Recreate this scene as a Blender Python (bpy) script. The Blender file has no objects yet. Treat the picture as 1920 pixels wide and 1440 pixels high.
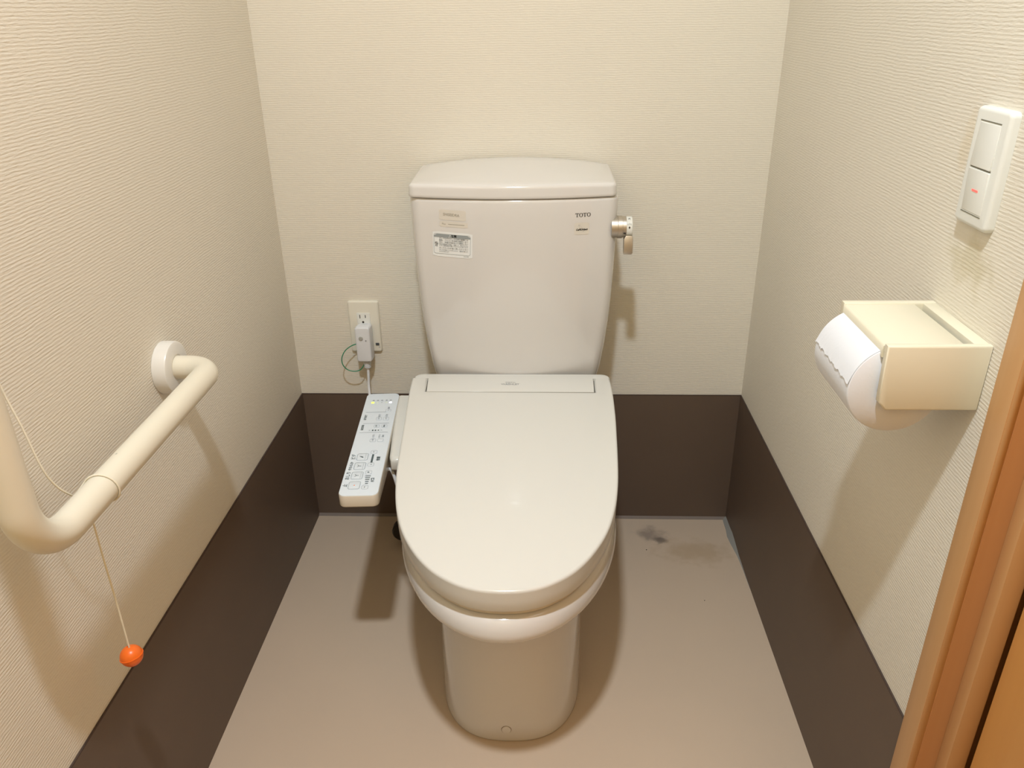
import bpy, bmesh, math
from math import sin, cos, pi, radians, sqrt, atan2
from mathutils import Vector, Matrix

C = bpy.context.scene.collection

# ------------------------------------------------------------------ materials
def srgb(r, g, b):
    f = lambda c: (c / 255) / 12.92 if c / 255 <= 0.04045 else ((c / 255 + 0.055) / 1.055) ** 2.4
    return (f(r), f(g), f(b), 1)

def mat(name, col, rough=0.5, metal=0.0, coat=0.0, emit=None, estr=0.0, ior=1.45, sss=0.0):
    m = bpy.data.materials.new(name); m.use_nodes = True
    b = m.node_tree.nodes['Principled BSDF']
    b.inputs['Base Color'].default_value = col
    b.inputs['Roughness'].default_value = rough
    b.inputs['Metallic'].default_value = metal
    b.inputs['Coat Weight'].default_value = coat
    b.inputs['Coat Roughness'].default_value = 0.04
    b.inputs['IOR'].default_value = ior
    if sss:
        b.inputs['Subsurface Weight'].default_value = sss
        b.inputs['Subsurface Scale'].default_value = 0.01
    if emit:
        b.inputs['Emission Color'].default_value = emit
        b.inputs['Emission Strength'].default_value = estr
    return m

def nodes(m):
    nt = m.node_tree
    return nt, nt.nodes['Principled BSDF'], nt.nodes.new, nt.links.new

def mottle(m, col, amt=0.04, scale=6.0, detail=3.0):
    """faint cloudy variation of the thing's own colour"""
    nt, b, N, L = nodes(m)
    tc = N('ShaderNodeTexCoord'); nz = N('ShaderNodeTexNoise'); mx = N('ShaderNodeMix'); mx.data_type = 'RGBA'
    nz.inputs['Scale'].default_value = scale; nz.inputs['Detail'].default_value = detail
    L(tc.outputs['Object'], nz.inputs['Vector']); L(nz.outputs['Fac'], mx.inputs['Factor'])
    mx.inputs['A'].default_value = [c * (1 - amt) for c in col[:3]] + [1]
    mx.inputs['B'].default_value = [min(1, c * (1 + amt)) for c in col[:3]] + [1]
    L(mx.outputs['Result'], b.inputs['Base Color'])
    return mx

def wallpaper(name, col, along, stains=()):
    """vinyl wallpaper: fine irregular horizontal ribs"""
    m = mat(name, col, 0.75)
    nt, b, N, L = nodes(m)
    tc = N('ShaderNodeTexCoord')
    mp = N('ShaderNodeMapping'); mp.inputs['Scale'].default_value = (80, 24, 640) if along == 'x' else (24, 80, 640)
    n1 = N('ShaderNodeTexNoise'); n1.inputs['Scale'].default_value = 1.0; n1.inputs['Detail'].default_value = 1.5; n1.inputs['Roughness'].default_value = .5
    L(tc.outputs['Object'], mp.inputs['Vector']); L(mp.outputs['Vector'], n1.inputs['Vector'])
    # regular fine ribs, about 4 mm apart, slightly wandering
    sp = N('ShaderNodeSeparateXYZ'); L(tc.outputs['Object'], sp.inputs[0])
    nw = N('ShaderNodeTexNoise'); nw.inputs['Scale'].default_value = 14; nw.inputs['Detail'].default_value = 2; L(tc.outputs['Object'], nw.inputs['Vector'])
    wa = N('ShaderNodeMath'); wa.operation = 'MULTIPLY'; wa.inputs[1].default_value = 7.0; L(nw.outputs['Fac'], wa.inputs[0])
    ph = N('ShaderNodeMath'); ph.operation = 'MULTIPLY_ADD'; ph.inputs[1].default_value = 2 * pi / .0041
    L(sp.outputs['Z'], ph.inputs[0]); L(wa.outputs[0], ph.inputs[2])
    sn = N('ShaderNodeMath'); sn.operation = 'SINE'; L(ph.outputs[0], sn.inputs[0])
    s2 = N('ShaderNodeMath'); s2.operation = 'MULTIPLY_ADD'; s2.inputs[1].default_value = .17; L(sn.outputs[0], s2.inputs[0]); L(n1.outputs['Fac'], s2.inputs[2])
    n2 = N('ShaderNodeTexNoise'); n2.inputs['Scale'].default_value = 420; n2.inputs['Detail'].default_value = 1
    L(tc.outputs['Object'], n2.inputs['Vector'])
    ad = N('ShaderNodeMath'); ad.operation = 'MULTIPLY_ADD'; ad.inputs[1].default_value = 0.22
    L(n2.outputs['Fac'], ad.inputs[0]); L(s2.outputs[0], ad.inputs[2])
    bp = N('ShaderNodeBump'); bp.inputs['Strength'].default_value = 0.43; bp.inputs['Distance'].default_value = 0.0012
    L(ad.outputs[0], bp.inputs['Height']); L(bp.outputs['Normal'], b.inputs['Normal'])
    n3 = N('ShaderNodeTexNoise'); n3.inputs['Scale'].default_value = 3.0; n3.inputs['Detail'].default_value = 4
    L(tc.outputs['Object'], n3.inputs['Vector'])
    mx = N('ShaderNodeMix'); mx.data_type = 'RGBA'
    mx.inputs['A'].default_value = [c * .965 for c in col[:3]] + [1]; mx.inputs['B'].default_value = [min(1, c * 1.03) for c in col[:3]] + [1]
    L(n3.outputs['Fac'], mx.inputs['Factor'])
    out = mx.outputs['Result']
    for (p, r, sc, k) in stains:
        out = stain(m, out, p, r, sc, k, tc)
    L(out, b.inputs['Base Color'])
    return m

def stain(m, prev, p, r, col, k, tc):
    """soft dirt mark of its own shape around world point p (objects keep identity transforms)"""
    nt, b, N, L = nodes(m)
    sub = N('ShaderNodeVectorMath'); sub.operation = 'SUBTRACT'; sub.inputs[1].default_value = p
    L(tc.outputs['Object'], sub.inputs[0])
    dv = N('ShaderNodeVectorMath'); dv.operation = 'DIVIDE'; dv.inputs[1].default_value = r
    L(sub.outputs[0], dv.inputs[0])
    ln = N('ShaderNodeVectorMath'); ln.operation = 'LENGTH'; L(dv.outputs[0], ln.inputs[0])
    nz = N('ShaderNodeTexNoise'); nz.inputs['Scale'].default_value = 38; nz.inputs['Detail'].default_value = 3
    L(tc.outputs['Object'], nz.inputs['Vector'])
    ma = N('ShaderNodeMath'); ma.operation = 'MULTIPLY_ADD'; ma.inputs[1].default_value = 1.6
    sb = N('ShaderNodeMath'); sb.operation = 'SUBTRACT'; sb.inputs[1].default_value = .5
    L(nz.outputs['Fac'], sb.inputs[0]); L(sb.outputs[0], ma.inputs[0]); L(ln.outputs['Value'], ma.inputs[2])
    mr = N('ShaderNodeMapRange'); mr.interpolation_type = 'SMOOTHSTEP'
    mr.inputs['From Min'].default_value = 0.15; mr.inputs['From Max'].default_value = 1.0
    mr.inputs['To Min'].default_value = k; mr.inputs['To Max'].default_value = 0
    L(ma.outputs[0], mr.inputs['Value'])
    mx = N('ShaderNodeMix'); mx.data_type = 'RGBA'
    L(mr.outputs['Result'], mx.inputs['Factor']); L(prev, mx.inputs['A']); mx.inputs['B'].default_value = col
    return mx.outputs['Result']

def wood(name, c1, c2, rough=0.42):
    m = mat(name, c1, rough)
    nt, b, N, L = nodes(m)
    tc = N('ShaderNodeTexCoord'); mp = N('ShaderNodeMapping'); mp.inputs['Scale'].default_value = (60, 60, 1.6)
    nz = N('ShaderNodeTexNoise'); nz.inputs['Scale'].default_value = 1; nz.inputs['Detail'].default_value = 4; nz.inputs['Distortion'].default_value = .4
    L(tc.outputs['Object'], mp.inputs['Vector']); L(mp.outputs['Vector'], nz.inputs['Vector'])
    mx = N('ShaderNodeMix'); mx.data_type = 'RGBA'; mx.inputs['A'].default_value = c1; mx.inputs['B'].default_value = c2
    L(nz.outputs['Fac'], mx.inputs['Factor']); L(mx.outputs['Result'], b.inputs['Base Color'])
    return m

WALL = srgb(227, 220.5, 207)
m_wall_x = wallpaper('wallpaper_across', WALL, 'x', [((.222, 0, 1.24), (.002, .01, .002), srgb(120, 100, 80), .0)])
m_wall_y = wallpaper('wallpaper_along', WALL, 'y', [
    ((1, -.80, .885), (.02, .055, .040), srgb(190, 178, 140), .45),
    ((1, -.83, 1.085), (.02, .03, .04), srgb(214, 192, 150), .35),
    ((1, -.74, .99), (.02, .02, .05), srgb(214, 192, 150), .30)])
m_floor = mat('floor_sheet', srgb(190, 168, 148), 0.42)
mx = mottle(m_floor, srgb(206, 186, 165), 0.035, 5.0)
_nt, _b, _N, _L = nodes(m_floor)
_tc = _N('ShaderNodeTexCoord')
o_ = mx.outputs['Result']
o_ = stain(m_floor, o_, (.8105, -.070, 0), (.046, .040, .05), srgb(122, 110, 104), .6, _tc)
o_ = stain(m_floor, o_, (.828, -.092, 0), (.020, .016, .05), srgb(100, 90, 84), .7, _tc)
o_ = stain(m_floor, o_, (.905, -.135, 0), (.11, .06, .05), srgb(176, 150, 118), .5, _tc)
_L(o_, _b.inputs['Base Color'])
_bp = _N('ShaderNodeBump'); _nz = _N('ShaderNodeTexNoise'); _nz.inputs['Scale'].default_value = 300
_bp.inputs['Strength'].default_value = .08; _bp.inputs['Distance'].default_value = .001
_L(_tc.outputs['Object'], _nz.inputs['Vector']); _L(_nz.outputs['Fac'], _bp.inputs['Height']); _L(_bp.outputs['Normal'], _b.inputs['Normal'])

m_base = mat('brown_sheet', srgb(99, 83, 71), 0.5); mottle(m_base, srgb(99, 83, 71), .06, 8)
m_caulk = mat('grey_caulk', srgb(124, 112, 104), .6)
m_edge = mat('brown_edge', srgb(70, 56, 50), .6)
m_ceil = mat('ceiling_paper', srgb(222, 212, 190), .8); mottle(m_ceil, srgb(222, 212, 190), .02, 4)
m_cer = mat('ivory_ceramic', srgb(222, 219, 216), .12, coat=.5); mottle(m_cer, srgb(222, 219, 216), .012, 2)
m_lid = mat('ivory_plastic', srgb(221, 220, 215), .2, coat=.25); mottle(m_lid, srgb(221, 220, 215), .008, 2)
m_seat = mat('ivory_seat_plastic', srgb(230, 222, 208), .25); mottle(m_seat, srgb(230, 222, 208), .01, 3)
m_panel = mat('panel_white', srgb(218, 227, 236), .3); mottle(m_panel, srgb(218, 227, 236), .008, 5)
m_bar = mat('cream_vinyl', srgb(227, 220, 202), .36); mottle(m_bar, srgb(227, 220, 202), .02, 6)
m_flange = mat('white_flange', srgb(228, 225, 219), .3); mottle(m_flange, srgb(228, 225, 219), .01, 6)
m_cord = mat('cream_cord', srgb(232, 224, 204), .7); mottle(m_cord, srgb(232, 224, 204), .06, 400)
m_orange = mat('orange_plastic', srgb(240, 112, 36), .32); mottle(m_orange, srgb(240, 112, 36), .04, 60)
m_white = mat('white_plastic', srgb(229, 230, 225), .3); mottle(m_white, srgb(229, 230, 225), .01, 20)
m_plug = mat('cool_white_plastic', srgb(226, 228, 232), .35); mottle(m_plug, srgb(226, 228, 232), .01, 20)
m_plate = mat('outlet_plastic', srgb(232, 228, 214), .35); mottle(m_plate, srgb(232, 228, 214), .01, 20)
m_black = mat('black_hole', srgb(24, 22, 20), .6)
m_dark = mat('dark_rubber', srgb(48, 40, 34), .4); mottle(m_dark, srgb(48, 40, 34), .1, 60)
m_grey = mat('grey_print', srgb(120, 134, 140), .5)
m_print = mat('dark_print', srgb(74, 90, 95), .5)
m_faint = mat('faint_print', srgb(162, 171, 180), .5)
m_ink = mat('black_ink', srgb(34, 36, 34), .4)
m_green = mat('green_wire', srgb(20, 130, 92), .4); mottle(m_green, srgb(20, 130, 92), .05, 90)
m_metal = mat('satin_nickel', srgb(196, 190, 180), .42, metal=1.0); mottle(m_metal, srgb(200, 194, 184), .03, 60)
m_chrome = mat('valve_chrome', srgb(180, 180, 180), .15, metal=1.0)
m_hold = mat('cream_plastic', srgb(229, 222, 200), .38); mottle(m_hold, srgb(229, 222, 200), .015, 10)
m_paper = mat('tissue_paper', srgb(228, 230, 236), .9)
_nt, _b, _N, _L = nodes(m_paper)
_tc = _N('ShaderNodeTexCoord'); _nz = _N('ShaderNodeTexNoise'); _nz.inputs['Scale'].default_value = 260; _bp = _N('ShaderNodeBump')
_bp.inputs['Strength'].default_value = .25; _bp.inputs['Distance'].default_value = .0006
_L(_tc.outputs['Object'], _nz.inputs['Vector']); _L(_nz.outputs['Fac'], _bp.inputs['Height']); _L(_bp.outputs['Normal'], _b.inputs['Normal'])
m_core = mat('cardboard', srgb(120, 105, 90), .8); mottle(m_core, srgb(120, 105, 90), .1, 60)
m_wood = wood('pale_wood', srgb(212, 168, 118), srgb(200, 152, 102))
m_jamb = wood('jamb_wood', srgb(200, 146, 96), srgb(188, 132, 84))
m_door = wood('door_wood', srgb(212, 156, 90), srgb(202, 142, 78), .35)
m_bounce = wood('warm_bounce_wall', srgb(212, 188, 134), srgb(200, 174, 118), .5)  # tone invented for the unseen front wall, to warm and dim bounced light
m_label = mat('label_white', srgb(234, 236, 236), .35); mottle(m_label, srgb(234, 236, 236), .01, 30)
m_labgrey = mat('label_grey', srgb(150, 156, 158), .4)
m_fade = mat('faded_sticker', srgb(219, 213, 203), .4); mottle(m_fade, srgb(219, 213, 203), .02, 60)
m_fadeink = mat('faded_ink', srgb(168, 162, 148), .5)
m_ledg = mat('led_green', srgb(230, 250, 120), .4, emit=srgb(225, 250, 90), estr=.9)
m_ledw = mat('led_white', srgb(240, 240, 250), .4, emit=srgb(240, 240, 255), estr=.8)
m_ledf = mat('led_dim', srgb(222, 232, 222), .4)
m_redled = mat('indicator_red', srgb(250, 120, 110), .3, emit=srgb(255, 60, 60), estr=1.2)
m_seam = mat('seam_shadow_gap', srgb(150, 146, 136), .7)
m_gap = mat('gap_grey', srgb(120, 118, 104), .7)
m_lampbody = mat('lamp_body', srgb(235, 232, 225), .4)

# ------------------------------------------------------------------ mesh helpers
def link(name, bm, m, parent=None, sharp=35, smooth=True):
    bmesh.ops.remove_doubles(bm, verts=bm.verts, dist=1e-6)
    bmesh.ops.recalc_face_normals(bm, faces=bm.faces)
    if smooth:
        for f in bm.faces: f.smooth = True
        lim = radians(sharp)
        for e in bm.edges:
            if len(e.link_faces) == 2 and e.calc_face_angle(0) > lim: e.smooth = False
    me = bpy.data.meshes.new(name); bm.to_mesh(me); bm.free()
    me.materials.append(m)
    o = bpy.data.objects.new(name, me); C.objects.link(o)
    if parent: o.parent = parent; o.matrix_parent_inverse = Matrix.Translation(parent.location).inverted() if parent.parent is None else parent_inv(parent)
    return o

def parent_inv(p):
    # parts of parts: parents keep identity in world, so only the root's location needs undoing
    return Matrix.Identity(4)

def thing(name, label, cat, loc, group=None):
    o = bpy.data.objects.new(name, None); C.objects.link(o); o.location = loc
    o.empty_display_size = .02
    o['label'] = label; o['category'] = cat
    if group: o['group'] = group
    return o

def tag(o, label, cat, group=None):
    o['label'] = label; o['category'] = cat
    if group: o['group'] = group
    return o

def struct(name, bm, m, parent=None, **k):
    o = link(name, bm, m, parent, **k)
    if parent is None: o['kind'] = 'structure'
    return o

def loft(bm, rings, cap0=True, cap1=True):
    vs = [[bm.verts.new(p) for p in r] for r in rings]
    n = len(vs[0])
    for a, b in zip(vs, vs[1:]):
        for i in range(n):
            j = (i + 1) % n
            bm.faces.new((a[i], a[j], b[j], b[i]))
    if cap0: bm.faces.new(vs[0][::-1])
    if cap1: bm.faces.new(vs[-1])
    return vs

def box(bm, x0, x1, y0, y1, z0, z1, bev=0.0, seg=3):
    r = bmesh.ops.create_cube(bm, size=1)
    vs = r['verts']
    for v in vs:
        v.co.x = (x0 + x1) / 2 + v.co.x * (x1 - x0); v.co.y = (y0 + y1) / 2 + v.co.y * (y1 - y0); v.co.z = (z0 + z1) / 2 + v.co.z * (z1 - z0)
    if bev:
        es = list({e for v in vs for e in v.link_edges})
        bmesh.ops.bevel(bm, geom=es, offset=bev, segments=seg, profile=.5, affect='EDGES')
    return bm

def nbm(): return bmesh.new()

def catmull(P, n=8, closed=False):
    P = [Vector(p) for p in P]; out = []
    N = len(P); rng = range(N if closed else N - 1)
    for i in rng:
        p0 = P[i - 1] if (closed or i > 0) else P[0] * 2 - P[1]
        p1 = P[i]; p2 = P[(i + 1) % N]
        p3 = P[(i + 2) % N] if (closed or i + 2 < N) else P[-1] * 2 - P[-2]
        for k in range(n):
            t = k / n
            out.append(.5 * ((2 * p1) + (-p0 + p2) * t + (2 * p0 - 5 * p1 + 4 * p2 - p3) * t * t + (-p0 + 3 * p1 - 3 * p2 + p3) * t ** 3))
    if not closed: out.append(P[-1])
    return out

def fillet_path(P, r, n=10):
    """polyline with rounded corners of radius r (list) in 3D"""
    P = [Vector(p) for p in P]; out = [P[0]]
    for i in range(1, len(P) - 1):
        rr = r[i - 1] if isinstance(r, (list, tuple)) else r
        a = (P[i - 1] - P[i]).normalized(); b = (P[i + 1] - P[i]).normalized()
        ang = a.angle(b); d = rr / math.tan(ang / 2)
        if rr <= 0: out.append(P[i]); continue
        c = P[i] + (a + b).normalized() * (rr / sin(ang / 2))
        s = P[i] + a * d; e = P[i] + b * d
        va = s - c; vb = e - c; th = va.angle(vb)
        for k in range(n + 1):
            t = k / n
            out.append(c + (va * sin((1 - t) * th) + vb * sin(t * th)) / sin(th))
    out.append(P[-1])
    return out

def tube(bm, pts, r, n=20, caps=True):
    pts = [Vector(p) for p in pts]
    T = [(pts[min(i + 1, len(pts) - 1)] - pts[max(i - 1, 0)]).normalized() for i in range(len(pts))]
    u = T[0].orthogonal().normalized(); rings = []
    for i, p in enumerate(pts):
        u = (u - T[i] * u.dot(T[i])).normalized(); w = T[i].cross(u)
        rr = r[i] if isinstance(r, (list, tuple)) else r
        rings.append([p + (u * cos(2 * pi * k / n) + w * sin(2 * pi * k / n)) * rr for k in range(n)])
    loft(bm, rings, caps, caps)

def lathe(bm, prof, c, axis='z', n=40, caps=True):
    """prof: list of (radius, height along axis)"""
    rings = []
    for r, h in prof:
        ring = []
        for k in range(n):
            a = 2 * pi * k / n; p, q = r * cos(a), r * sin(a)
            v = {'z': (p, q, h), 'x': (h, p, q), 'y': (q, h, p)}[axis]
            ring.append(Vector(c) + Vector(v))
        rings.append(ring)
    loft(bm, rings, caps, caps)

def rrect(hw, hh, r, n=6, cx=0, cy=0):
    """rounded rectangle outline, CCW"""
    out = []
    for sx, sy, a0 in ((1, 1, 0), (-1, 1, pi / 2), (-1, -1, pi), (1, -1, 3 * pi / 2)):
        for k in range(n + 1):
            a = a0 + pi / 2 * k / n
            out.append((cx + sx * (hw - r) + r * cos(a), cy + sy * (hh - r) + r * sin(a)))
    return out

def dens(P, n=6):
    out = []
    for i in range(len(P)):
        a, c = P[i], P[(i + 1) % len(P)]
        out += [(a[0] + (c[0] - a[0]) * k / n, a[1] + (c[1] - a[1]) * k / n) for k in range(n)]
    return out

def offset2(P, d):
    """offset a closed CCW outline outward by d"""
    n = len(P); out = []
    for i in range(n):
        a, b, c = P[i - 1], P[i], P[(i + 1) % n]
        t1 = Vector((b[0] - a[0], b[1] - a[1])); t2 = Vector((c[0] - b[0], c[1] - b[1]))
        if t1.length < 1e-9: t1 = t2
        if t2.length < 1e-9: t2 = t1
        n1 = Vector((t1.y, -t1.x)).normalized(); n2 = Vector((t2.y, -t2.x)).normalized()
        m = n1 + n2
        if m.length < 1e-6: m = n1
        m.normalize(); k = 1 / max(.5, m.dot(n1))
        out.append((b[0] + m.x * d * k, b[1] + m.y * d * k))
    return out

def slab(bm, outline, f, h, bev=.002, seg=3, bot_bev=0.0):
    """solid from a 2D outline: f(u, v, w) -> xyz, thickness from w=-h to w=0, rounded rim at the top"""
    rings = []
    if bot_bev:
        rings.append([f(u, v, -h) for u, v in offset2(outline, -bot_bev)])
        rings.append([f(u, v, -h + bot_bev * .3) for u, v in offset2(outline, -bot_bev * .3)])
        rings.append([f(u, v, -h + bot_bev) for u, v in outline])
    else:
        rings.append([f(u, v, -h) for u, v in outline])
    for k in range(seg + 1):
        a = pi / 2 * k / seg
        rings.append([f(u, v, -bev + bev * sin(a)) for u, v in offset2(outline, -bev * (1 - cos(a)))])
    loft(bm, rings)

def text_polys(s, size, align='CENTER', shear=0.0, bold=0.0, aspect=1.0):
    cu = bpy.data.curves.new('t', 'FONT'); cu.body = s; cu.size = size; cu.align_x = align; cu.align_y = 'CENTER'
    cu.shear = shear; cu.offset = bold; cu.resolution_u = 2
    ob = bpy.data.objects.new('t', cu); C.objects.link(ob)
    dg = bpy.context.evaluated_depsgraph_get()
    me = bpy.data.meshes.new_from_object(ob.evaluated_get(dg))
    vs = [(v.co.x * aspect, v.co.y) for v in me.vertices]; fs = [tuple(p.vertices) for p in me.polygons]
    bpy.data.objects.remove(ob); bpy.data.curves.remove(cu); bpy.data.meshes.remove(me)
    return vs, fs

def put_text(bm, s, size, f, **k):
    vs, fs = text_polys(s, size, **k)
    V = [bm.verts.new(f(u, v)) for u, v in vs]
    for p in fs:
        try: bm.faces.new([V[i] for i in p])
        except ValueError: pass

def put_poly(bm, pts, f):
    bm.faces.new([bm.verts.new(f(u, v)) for u, v in pts])

def put_ring(bm, outer, inner, f):
    a = [bm.verts.new(f(*p)) for p in outer]; b = [bm.verts.new(f(*p)) for p in inner]
    n = len(a)
    for i in range(n):
        j = (i + 1) % n; bm.faces.new((a[i], a[j], b[j], b[i]))

# ------------------------------------------------------------------ room shell  (x across, y towards viewer is negative, z up)
W, YF, H = 1.0, -1.95, 2.42
HB = 0.3322
def slabbox(x0, x1, y0, y1, z0, z1):
    b = nbm(); box(b, x0, x1, y0, y1, z0, z1); return b
struct('floor', slabbox(-.1, W + .1, YF - .1, .1, -.08, 0), m_floor, smooth=False)
struct('ceiling', slabbox(-.1, W + .1, YF - .1, .1, H, H + .08), m_ceil, smooth=False)
struct('wall_back', slabbox(-.1, W + .1, 0, .1, 0, H), m_wall_x, smooth=False)
struct('wall_left', slabbox(-.1, 0, YF, 0, 0, H), m_wall_y, smooth=False)
struct('wall_front', slabbox(-.1, W + .1, YF - .1, YF, 0, H), m_bounce, smooth=False)
DY0, DY1, DZ = -.935, -1.75, 2.0        # doorway in the right wall
b = nbm(); box(b, W, W + .1, DY0, 0, 0, H); box(b, W, W + .1, YF, DY1, 0, H); box(b, W, W + .1, DY1, DY0, DZ, H)
struct('wall_right', b, m_wall_y, smooth=False)

# dark brown sheet skirting, turned up the walls
t = .0025
def skirt(name, x0, x1, y0, y1):
    b = nbm(); box(b, x0, x1, y0, y1, 0, HB); o = struct(name, b, m_base, smooth=False); return o
bb = skirt('baseboard_back', 0, W, -t, 0)
bl = skirt('baseboard_left', 0, t, YF, -t)
br = skirt('baseboard_right', W - t, W, DY0 + .02, -t)
# thin dark edge where the sheet meets the paper, and the bead at the floor
def edge(parent, x0, x1, y0, y1):
    b = nbm(); box(b, x0, x1, y0, y1, HB, HB + .0016); link('edge', b, m_edge, parent, smooth=False)
edge(bb, 0, W, -t, 0); edge(bl, 0, t, YF, -t); edge(br, W - t, W, DY0 + .02, -t)
b = nbm()
loft(b, [[(x, -t, 0), (x, -t - .005, 0), (x, -t, .006)] for x in (0.002, W - .002)])
struct('trim_1', b, m_caulk, smooth=False)
b = nbm(); N_ = 14
loft(b, [[(W - t, y, 0), (W - t - w, y, 0), (W - t, y, w * 1.1)] for y, w in [(-.003, .007), (-.02, .008), (-.05, .0085), (-.075, .011), (-.10, .009), (-.125, .006), (-.15, .003), (-.2, .0012), (-.26, .0004)]])
struct('trim_2', b, mat('pale_caulk', srgb(150, 150, 146), .6))

# ------------------------------------------------------------------ door and wooden frame
b = nbm(); box(b, .990, 1.0002, -.9455, -.9125, 0, DZ + .045, .0015, 2); box(b, .990, 1.0002, -1.785, -1.745, 0, DZ + .045, .0015, 2); box(b, .990, 1.0002, -1.745, -.9455, DZ, DZ + .045, .0015, 2)
struct('trim_3', b, m_wood)
b = nbm(); box(b, 1.0, 1.10, -.9455, -.935, 0, DZ); box(b, .9905, 1.0, -.9452, -.935, 0, DZ)
struct('trim_4', b, m_jamb, smooth=False)
b = nbm(); box(b, 1.022, 1.044, -.9645, -.9455, 0, DZ, .0012, 2)
struct('trim_5', b, m_wood)
d = struct('door_1', slabbox(1.046, 1.082, DY1, -.9695, .006, DZ), m_door, smooth=False)
b = nbm(); box(b, 1.0445, 1.0462, -1.62, -1.58, .86, 1.02, .0006, 2); link('door_handle', b, m_metal, d)
struct('trim_6', slabbox(1.084, 1.1, DY1, -.9455, 0, DZ), m_black, smooth=False)
b = nbm(); box(b, 1.0, 1.10, DY1 - .003, DY1 + .004, 0, DZ); struct('trim_7', b, m_jamb, smooth=False)

# ------------------------------------------------------------------ toilet
toilet = thing('toilet', 'ivory two-piece toilet with closed lid and side control panel on the beige floor', 'toilet', (.4975, -.40, 0))
TX = .4975

def se(x, e): return abs(x) ** e * (1 if x >= 0 else -1)
def bowl_ring(z, yb, ym, yf, hw, ex=2.0, xc=TX, nf=40, rb=.05):
    """front: superellipse half from (+hw, ym) over yf to (-hw, ym); back: straight sides with rounded corners to yb"""
    pts = []
    for k in range(nf + 1):
        a = pi * k / nf
        pts.append((xc + hw * se(cos(a), 2 / ex), ym - (ym - yf) * se(sin(a), 2 / ex), z))
    r = min(rb, hw * .9)
    for k in range(9):
        a = pi - pi / 2 * k / 8
        pts.append((xc - hw + r + r * cos(a), yb - r + r * sin(a), z))
    for k in range(9):
        a = pi / 2 - pi / 2 * k / 8
        pts.append((xc + hw - r + r * cos(a), yb - r + r * sin(a), z))
    return pts

b = nbm()
R_ = [
    (0.000, -.10, -.50, -.6625, .1232, 2.55),
    (0.0015, -.10, -.50, -.6635, .1240, 2.55),
    (0.004, -.10, -.50, -.6640, .1242, 2.5),
    (0.080, -.10, -.50, -.6650, .1240, 2.45),
    (0.150, -.10, -.50, -.6670, .1240, 2.4),
    (0.200, -.09, -.50, -.6710, .1245, 2.35),
    (0.235, -.08, -.50, -.6740, .1262, 2.25),
    (0.262, -.07, -.50, -.6830, .1300, 2.15),
    (0.285, -.06, -.50, -.7030, .1385, 2.1),
    (0.303, -.05, -.50, -.7330, .1510, 2.03),
    (0.317, -.04, -.50, -.7600, .1640, 2.0),
    (0.327, -.037, -.50, -.7760, .1705, 2.0),
    (0.336, -.035, -.50, -.7868, .1760, 2.0),
    (0.345, -.03, -.50, -.7902, .1785, 2.0),
    (0.354, -.03, -.50, -.7893, .1782, 2.0),
    (0.3625, -.03, -.50, -.7858, .1765, 2.0),
    (0.3690, -.03, -.50, -.7805, .1735, 2.0),
    (0.3728, -.03, -.50, -.7740, .1690, 2.0),
    (0.3740, -.03, -.50, -.7650, .1620, 2.0)]
_a = catmull([r[:3] for r in R_[3:]], 4); _c = catmull([r[3:] for r in R_[3:]], 4)
R_ = R_[:3] + [tuple(p) + tuple(q_) for p, q_ in zip(_a, _c)]
loft(b, [bowl_ring(*r) for r in R_])
bowl = link('bowl', b, m_cer, toilet, sharp=60)
# plastic screw cap low on the pedestal front
b = nbm(); lathe(b, [(.0078, .0), (.0080, -.0012), (.0074, -.0019), (.0, -.0021)], (.4935, -.6638, .0290), 'y', 28, caps=False)
cap = link('screw_cap', b, m_cer, bowl)
b = nbm(); lathe(b, [(.0088, -.0), (.0086, -.0007), (.0080, -.0007), (.0078, 0)], (.4935, -.6638, .0290), 'y', 28, caps=False)
link('cap_seam', b, mat('seam_brown', srgb(120, 100, 76), .7), bowl)

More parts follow.
